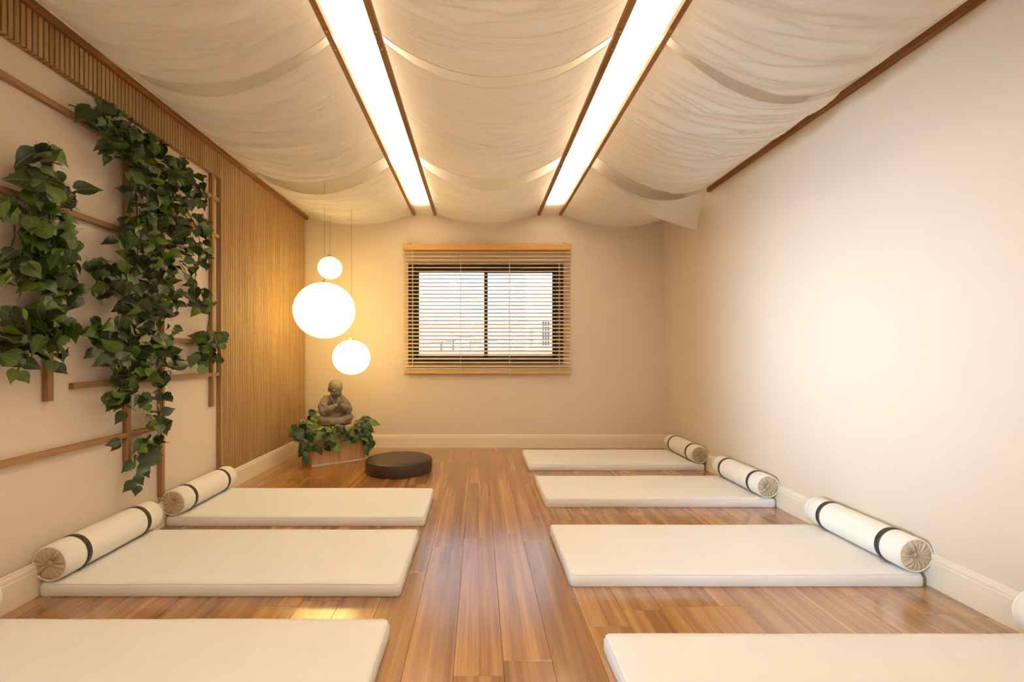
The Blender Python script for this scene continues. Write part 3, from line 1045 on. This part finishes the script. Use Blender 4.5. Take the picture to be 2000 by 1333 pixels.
LEAVES = [leaf_mesh(1), leaf_mesh(2, 0.42, 0.34, 0.32, 0.02), leaf_mesh(3, 0.5, 0.12, 0.15, 0.03), leaf_mesh(4, 0.38, 0.45, 0.4, 0.0),
          leaf_mesh(5, 0.47, -0.12, 0.30, 0.03), leaf_mesh(6, 0.44, 0.26, 0.05, 0.04)]


def orient(n, t):
    n = n.normalized(); t = (t - n * t.dot(n)).normalized()
    x = t.cross(n)
    return Matrix((x, t, n)).transposed()


def add_leaves(root, items, limit=300, rear_name='rear_foliage'):
    """items: (position, rotation matrix, size, mesh index, closeness)"""
    items = sorted(items, key=lambda q: -q[4])
    for p, rm, s, k, cl in items[:limit]:
        o = link('leaf', LEAVES[k], root)
        o.matrix_local = Matrix.Translation(p - root.location) @ rm.to_4x4() @ Matrix.Diagonal((s, s, s, 1))
    if len(items) > limit:
        bm = bmesh.new()
        for p, rm, s, k, cl in items[limit:]:
            n0 = len(bm.verts)
            bm.from_mesh(LEAVES[k]); bm.verts.ensure_lookup_table()
            mt = Matrix.Translation(p - root.location) @ rm.to_4x4() @ Matrix.Diagonal((s, s, s, 1))
            bmesh.ops.transform(bm, matrix=mt, verts=bm.verts[n0:])
        o = obj(rear_name, bm, M['leaf'], root, smooth=True); o['kind'] = 'stuff'


def wallpt(px, py, dep):
    X = XL + dep
    Y = X * F / (px - VX)
    return Vector((X, Y, H - (py - VY) * Y / F))


def vine(name, label, blobs, singles, stems, size, seed, rdep=0.20):
    rg = random.Random(seed)
    root = empty(name, wallpt(*stems[0][0], 0.06))
    root.rotation_euler = (0, 0, 0)
    tag(root, label, 'climbing plant', 'artificial ivy on the trellis')
    items = []

    def put(px, py, dep, s, tipx=None, tipy=None):
        p = wallpt(px, py, dep)
        n = Vector((rg.uniform(-0.1, 1.0), rg.uniform(-1.0, 0.5), rg.uniform(-0.5, 1.0)))
        if tipx is None:
            a_ = rg.gauss(-PI / 2, 1.1)
            t = Vector((rg.uniform(-0.1, 0.3), math.cos(a_), math.sin(a_)))
        else:
            t = wallpt(px + tipx, py + tipy, dep) - p
            n = Vector((0.7, -0.8, 0.35))
        rm = orient(n, t)
        c = p - (rm @ Vector((0, 0.45, 0))) * s
        lo = min((rm @ Vector(q)).x for q in ((0, -0.3, -0.16), (0.48, 0.3, 0), (-0.48, 0.3, 0), (0.48, 0.3, 0.15), (-0.48, 0.3, 0.15), (0, 1.1, -0.4), (0, 1.1, 0)))
        c.x = max(c.x, XL + 0.01 - lo * s)
        items.append((c, rm, s, rg.randrange(len(LEAVES)), dep))
    for cx, cy, rx, ry, n in blobs:
        for _ in range(int(n * 1.35 + 0.5)):
            a_, r = rg.uniform(0, 2 * PI), math.sqrt(rg.random())
            d = 0.055 + rdep * rg.random() ** 1.3 * (1 - 0.4 * r)
            put(cx + rx * r * math.cos(a_), cy + ry * r * math.sin(a_), d, rg.uniform(size[0], size[1]) * (1.0 if rg.random() > 0.2 else 1.25))
    for px, py, tx, ty, s in singles:
        put(px, py, 0.13, s * 0.8, tx, ty)
    add_leaves(root, items)
    for st_ in stems:
        pts = []
        for i, (px, py) in enumerate(st_):
            pts.append(wallpt(px, py, 0.055 + 0.05 * (i % 2)) - root.location)
        fine = []
        for i in range(len(pts) - 1):
            p0, p1, p2, p3 = pts[max(0, i - 1)], pts[i], pts[i + 1], pts[min(len(pts) - 1, i + 2)]
            for q in range(5):
                t = q / 5
                fine.append(0.5 * ((2 * p1) + (p2 - p0) * t + (2 * p0 - 5 * p1 + 4 * p2 - p3) * t * t + (3 * p1 - p0 - 3 * p2 + p3) * t ** 3))
        fine.append(pts[-1])
        bm = bmesh.new(); tube(bm, fine, 0.0035, 5)
        obj('stem', bm, M['stem'], root, smooth=True)
    return root


vine('ivy_vine', 'dark green ivy cluster on the nearest trellis upright at the left edge of the photo',
     [(90, 305, 22, 16, 5), (80, 345, 38, 24, 13), (100, 382, 42, 26, 16), (70, 415, 36, 18, 11), (8, 412, 16, 24, 6), (10, 500, 14, 30, 4), (8, 535, 14, 16, 4),
      (95, 435, 42, 26, 16), (85, 470, 46, 28, 17), (125, 470, 26, 26, 9), (75, 512, 44, 28, 16), (125, 512, 32, 26, 12), (68, 552, 36, 24, 10), (110, 545, 34, 22, 10),
      (135, 560, 20, 22, 5), (98, 595, 16, 14, 4), (50, 617, 44, 14, 9), (95, 625, 40, 20, 12), (40, 660, 42, 22, 13), (95, 660, 40, 24, 14), (125, 650, 24, 26, 7), (30, 695, 30, 16, 8), (100, 690, 28, 14, 6)],
     [(172, 367, 26, 6, 0.145), (52, 305, -30, 3, 0.13), (80, 290, 0, -14, 0.08), (112, 303, 10, 14, 0.11), (55, 350, -22, -12, 0.17), (25, 733, -5, 12, 0.075), (46, 736, 8, 10, 0.07), (101, 716, 0, 16, 0.075), (118, 720, 10, 10, 0.075), (60, 712, 14, 8, 0.09),
      (145, 590, -14, 10, 0.10), (158, 565, -20, 2, 0.08)],
     [[(95, 300), (85, 360), (105, 430), (80, 500), (108, 560), (104, 610), (80, 660), (60, 700)], [(20, 400), (28, 460), (5, 520)], [(40, 700), (36, 722), (25, 735)]], (0.05, 0.09), 3)

vine('ivy_vine', 'largest ivy mass spilling from the top crossbar down the two middle trellis uprights',
     [(190, 232, 24, 18, 6), (215, 215, 22, 18, 6), (212, 250, 26, 20, 9), (245, 262, 34, 26, 15), (275, 285, 36, 28, 16), (305, 290, 22, 22, 7), (262, 320, 22, 22, 9),
      (295, 325, 40, 30, 18), (335, 335, 38, 28, 16), (372, 358, 30, 26, 13), (300, 362, 44, 28, 18), (255, 375, 20, 22, 8), (345, 385, 42, 26, 16), (385, 395, 24, 22, 9), (300, 405, 44, 24, 17), (355, 420, 40, 22, 14), (398, 432, 22, 16, 7),
      (285, 440, 46, 24, 17), (340, 455, 46, 24, 16), (390, 468, 24, 22, 9), (265, 475, 40, 22, 15), (318, 490, 48, 24, 18), (375, 500, 30, 22, 10), (402, 505, 14, 20, 5),
      (200, 530, 24, 24, 9), (245, 520, 36, 24, 14), (298, 530, 46, 24, 17), (352, 540, 38, 22, 12), (195, 565, 22, 14, 5), (245, 560, 40, 22, 14), (305, 572, 46, 22, 15), (375, 575, 36, 18, 11), (405, 590, 14, 24, 6),
      (275, 605, 42, 22, 14), (330, 610, 40, 22, 12), (385, 608, 24, 14, 6), (215, 640, 40, 16, 10), (185, 655, 22, 10, 4), (262, 645, 44, 22, 15), (320, 650, 32, 24, 11), (225, 672, 34, 14, 8),
      (255, 690, 38, 20, 13), (310, 690, 36, 26, 13), (340, 705, 18, 18, 5), (245, 722, 34, 18, 11), (305, 725, 34, 18, 10), (245, 752, 30, 16, 9), (310, 750, 24, 14, 6), (235, 782, 26, 16, 8), (280, 775, 20, 12, 4),
      (295, 795, 18, 14, 4), (318, 772, 12, 16, 4), (300, 822, 16, 12, 4), (320, 835, 12, 18, 4), (285, 868, 24, 12, 6), (312, 868, 12, 16, 4), (278, 895, 22, 10, 3)],
     [(165, 219, -20, 2, 0.13), (206, 292, -14, -2, 0.085), (208, 311, -6, 8, 0.07), (200, 283, -16, -4, 0.10), (215, 470, -22, -6, 0.09), (205, 705, -28, 6, 0.13), (220, 790, -16, 16, 0.10), (235, 815, -10, 12, 0.09), (292, 890, 30, 4, 0.15), (278, 917, -14, 14, 0.10), (284, 922, 8, 14, 0.09),
      (272, 938, 6, 10, 0.085), (252, 950, -10, 10, 0.085), (267, 958, -3, 12, 0.07), (250, 912, -14, 12, 0.09), (222, 866, -14, 2, 0.08), (226, 873, -8, 6, 0.065), (328, 803, 14, -3, 0.10), (322, 838, 4, 14, 0.09), (170, 648, -18, -2, 0.08), (178, 690, -16, 6, 0.08)],
     [[(135, 205), (150, 210), (205, 235), (260, 275), (300, 330), (350, 390), (370, 450)], [(260, 280), (265, 380), (270, 480), (255, 580), (262, 680), (248, 760), (240, 800)],
      [(300, 330), (320, 430), (300, 530), (320, 620), (310, 700), (318, 780), (312, 850), (285, 890), (270, 930), (262, 955)], [(360, 400), (390, 470), (380, 560), (400, 600)], [(250, 650), (205, 640), (170, 645)], [(245, 520), (200, 540), (185, 560)]],
     (0.048, 0.086), 8)

vine('ivy_vine', 'small ivy bunch on the trellis upright beside the slat panel',
     [(398, 660, 20, 18, 10), (412, 680, 20, 22, 12), (392, 700, 14, 14, 5), (428, 668, 12, 20, 6), (425, 705, 12, 16, 4)],
     [(376, 705, -4, 14, 0.10), (396, 722, 10, 8, 0.09), (436, 675, 6, -12, 0.09)],
     [[(412, 610), (405, 650), (415, 690), (425, 715)]], (0.055, 0.09), 21, 0.16)

# ivy garland on the pedestal
rg = random.Random(11)
gar = empty('ivy_garland', A0 + rotB @ Vector((PWD / 2, 0, PHT)))
gar.location.z = PHT
tag(gar, 'green ivy garland trailing around the statue and over the wooden box', 'plant')
items = []


def putg(lx, ly, lz, s, out=(0, -1, 0.5), tip=None):
    p = A0 + rotB @ Vector((lx, ly, lz))
    n = rotB @ (Vector(out) + Vector((rg.uniform(-0.6, 0.6), rg.uniform(-0.5, 0.5), rg.uniform(-0.2, 0.7))))
    t = rotB @ (Vector(tip) if tip else Vector((rg.uniform(-1, 1), rg.uniform(-0.9, 0.1), rg.uniform(-1.1, 0.2))))
    rm = orient(n, t)
    items.append((p, rm, s, rg.randrange(len(LEAVES)), 0))


for _ in range(46):                                       # rim along the front edge
    putg(rg.uniform(-0.06, PWD + 0.04), rg.uniform(-0.09, 0.03), PHT + rg.uniform(-0.035, 0.025), rg.uniform(0.05, 0.085))
for _ in range(24):                                       # left side
    putg(rg.uniform(-0.14, 0.06), rg.uniform(-0.05, 0.36), PHT + rg.uniform(-0.08, 0.08), rg.uniform(0.06, 0.10), (-0.5, -0.8, 0.4))
for _ in range(20):                                       # right side
    putg(rg.uniform(PWD - 0.10, PWD + 0.06), rg.uniform(-0.08, 0.25), PHT + rg.uniform(-0.04, 0.07), rg.uniform(0.06, 0.10), (0.3, -0.8, 0.4))
for _ in range(10):
    putg(rg.uniform(0.02, 0.14), rg.uniform(0.2, 0.4), PHT + rg.uniform(0.02, 0.16), rg.uniform(0.06, 0.09), (-0.4, -0.9, 0.2))
strands = [(-0.06, 0.30), (0.02, 0.20), (0.14, 0.20), (0.20, 0.18), (0.30, 0.09), (0.36, 0.16), (0.46, 0.14), (0.53, 0.22), (0.57, 0.27), (0.60, 0.20), (-0.09, 0.22)]
stem_paths = []
for lx, ln in strands:
    k = int(ln / 0.030)
    path = [(lx, 0.06, PHT + 0.012), (lx, -0.02, PHT + 0.010)]
    for i in range(k):
        z = PHT - 0.02 - i * 0.030
        xx = lx + rg.uniform(-0.03, 0.03)
        path.append((xx, -0.028, z))
        putg(xx, -0.045 - rg.random() * 0.03, z, rg.uniform(0.065, 0.10), (0, -1, 0.3), (rg.uniform(-0.9, 0.9), -0.2, -1))
    stem_paths.append(path)
putg(-0.10, -0.08, PHT - 0.01, 0.13, (0, -1, 0.4), (-1, -0.2, 0.0)); putg(-0.07, -0.04, PHT - 0.07, 0.12, (0, -1, 0.4), (-1, 0, -0.1))
putg(-0.06, -0.04, PHT - 0.13, 0.11, (0, -1, 0.4), (-0.8, 0, -0.7)); putg(PWD + 0.04, -0.05, PHT + 0.02, 0.12, (0, -1, 0.5), (1, 0, -0.1))
putg(PWD - 0.02, 0.0, PHT + 0.07, 0.10, (0, -1, 0.5), (1, 0, 0.5)); putg(PWD + 0.0, 0.05, PHT + 0.03, 0.11, (0, -1, 0.5), (0.8, 0, 0.6))
add_leaves(gar, items)
for path in stem_paths:
    bm = bmesh.new(); tube(bm, [A0 + rotB @ Vector(p) - gar.location for p in path], 0.003, 4)
    obj('stem', bm, M['stem'], gar, smooth=True)

# ------------------------------------------------------------------ outside the window
struct('ground_outside', box(-150, 150, 8, 320, -9.2, -9.0), M['outground'])


def outside_building(name, label, x0, x1, y0, y1, z1, wins, mat, roof=None, grp=None):
    o = empty(name, ((x0 + x1) / 2, y0, -9.0))
    tag(o, label, 'building', grp)
    cx = (x0 + x1) / 2
    obj('facade', box(x0 - cx, x1 - cx, 0, y1 - y0, 0.0, z1 + 9.0), mat, o)
    if roof:
        bm = bmesh.new(); bx(bm, x0 - cx - 0.4, x1 - cx + 0.4, -0.4, y1 - y0, z1 + 9.0, z1 + 9.0 + roof)
        obj('roof', bm, M['outroof'], o)
    for (a, c, d, e) in wins:
        w_ = obj('window', box(a - cx, c - cx, -0.08, -0.005, d + 9, e + 9), M['outdark'], o)
        bm = bmesh.new(); n_ = 3
        for q in range(n_ + 1):
            xx = a - cx + (c - a) * q / n_
            bx(bm, xx - 0.02, xx + 0.02, -0.13, -0.085, d + 9, e + 9)
        for q in range(6):
            zz_ = d + 9 + (e - d) * q / 5
            bx(bm, a - cx, c - cx, -0.12, -0.086, zz_ - 0.02, zz_ + 0.02)
        obj('window_grille', bm, M['outwhite'], w_)
    return o


outside_building('neighbour_building', 'white building seen through the right half of the window', 3.15, 16, 30, 44, 14,
                 [(4.24, 4.76, 1.62, 3.25), (3.42, 3.66, 1.62, 2.85)], M['outwhite'])
outside_building('low_roof_building', 'low tan roofed building under the skyline through the window', -12, 9, 22, 27, 0.95, [], M['outwhite'], 0.32)
far = [(842, 860, 669), (872, 884, 666), (893, 918, 657), (921, 938, 668), (954, 972, 664)]
fl_ = ['farthest left small house on the skyline through the blind', 'narrow pale house on the skyline second from the left', 'tallest distant house on the skyline left of the window mullion',
       'low distant house on the skyline just left of the window mullion', 'distant house on the skyline just right of the window mullion']
for (a, c, t), lb in zip(far, fl_):
    p, q = P(a, t, 120), P(c, t, 120)
    outside_building('distant_house', lb, p.x, q.x, 120, 126, p.z, [], M['outgrey'], 0.3, 'distant houses on the skyline')
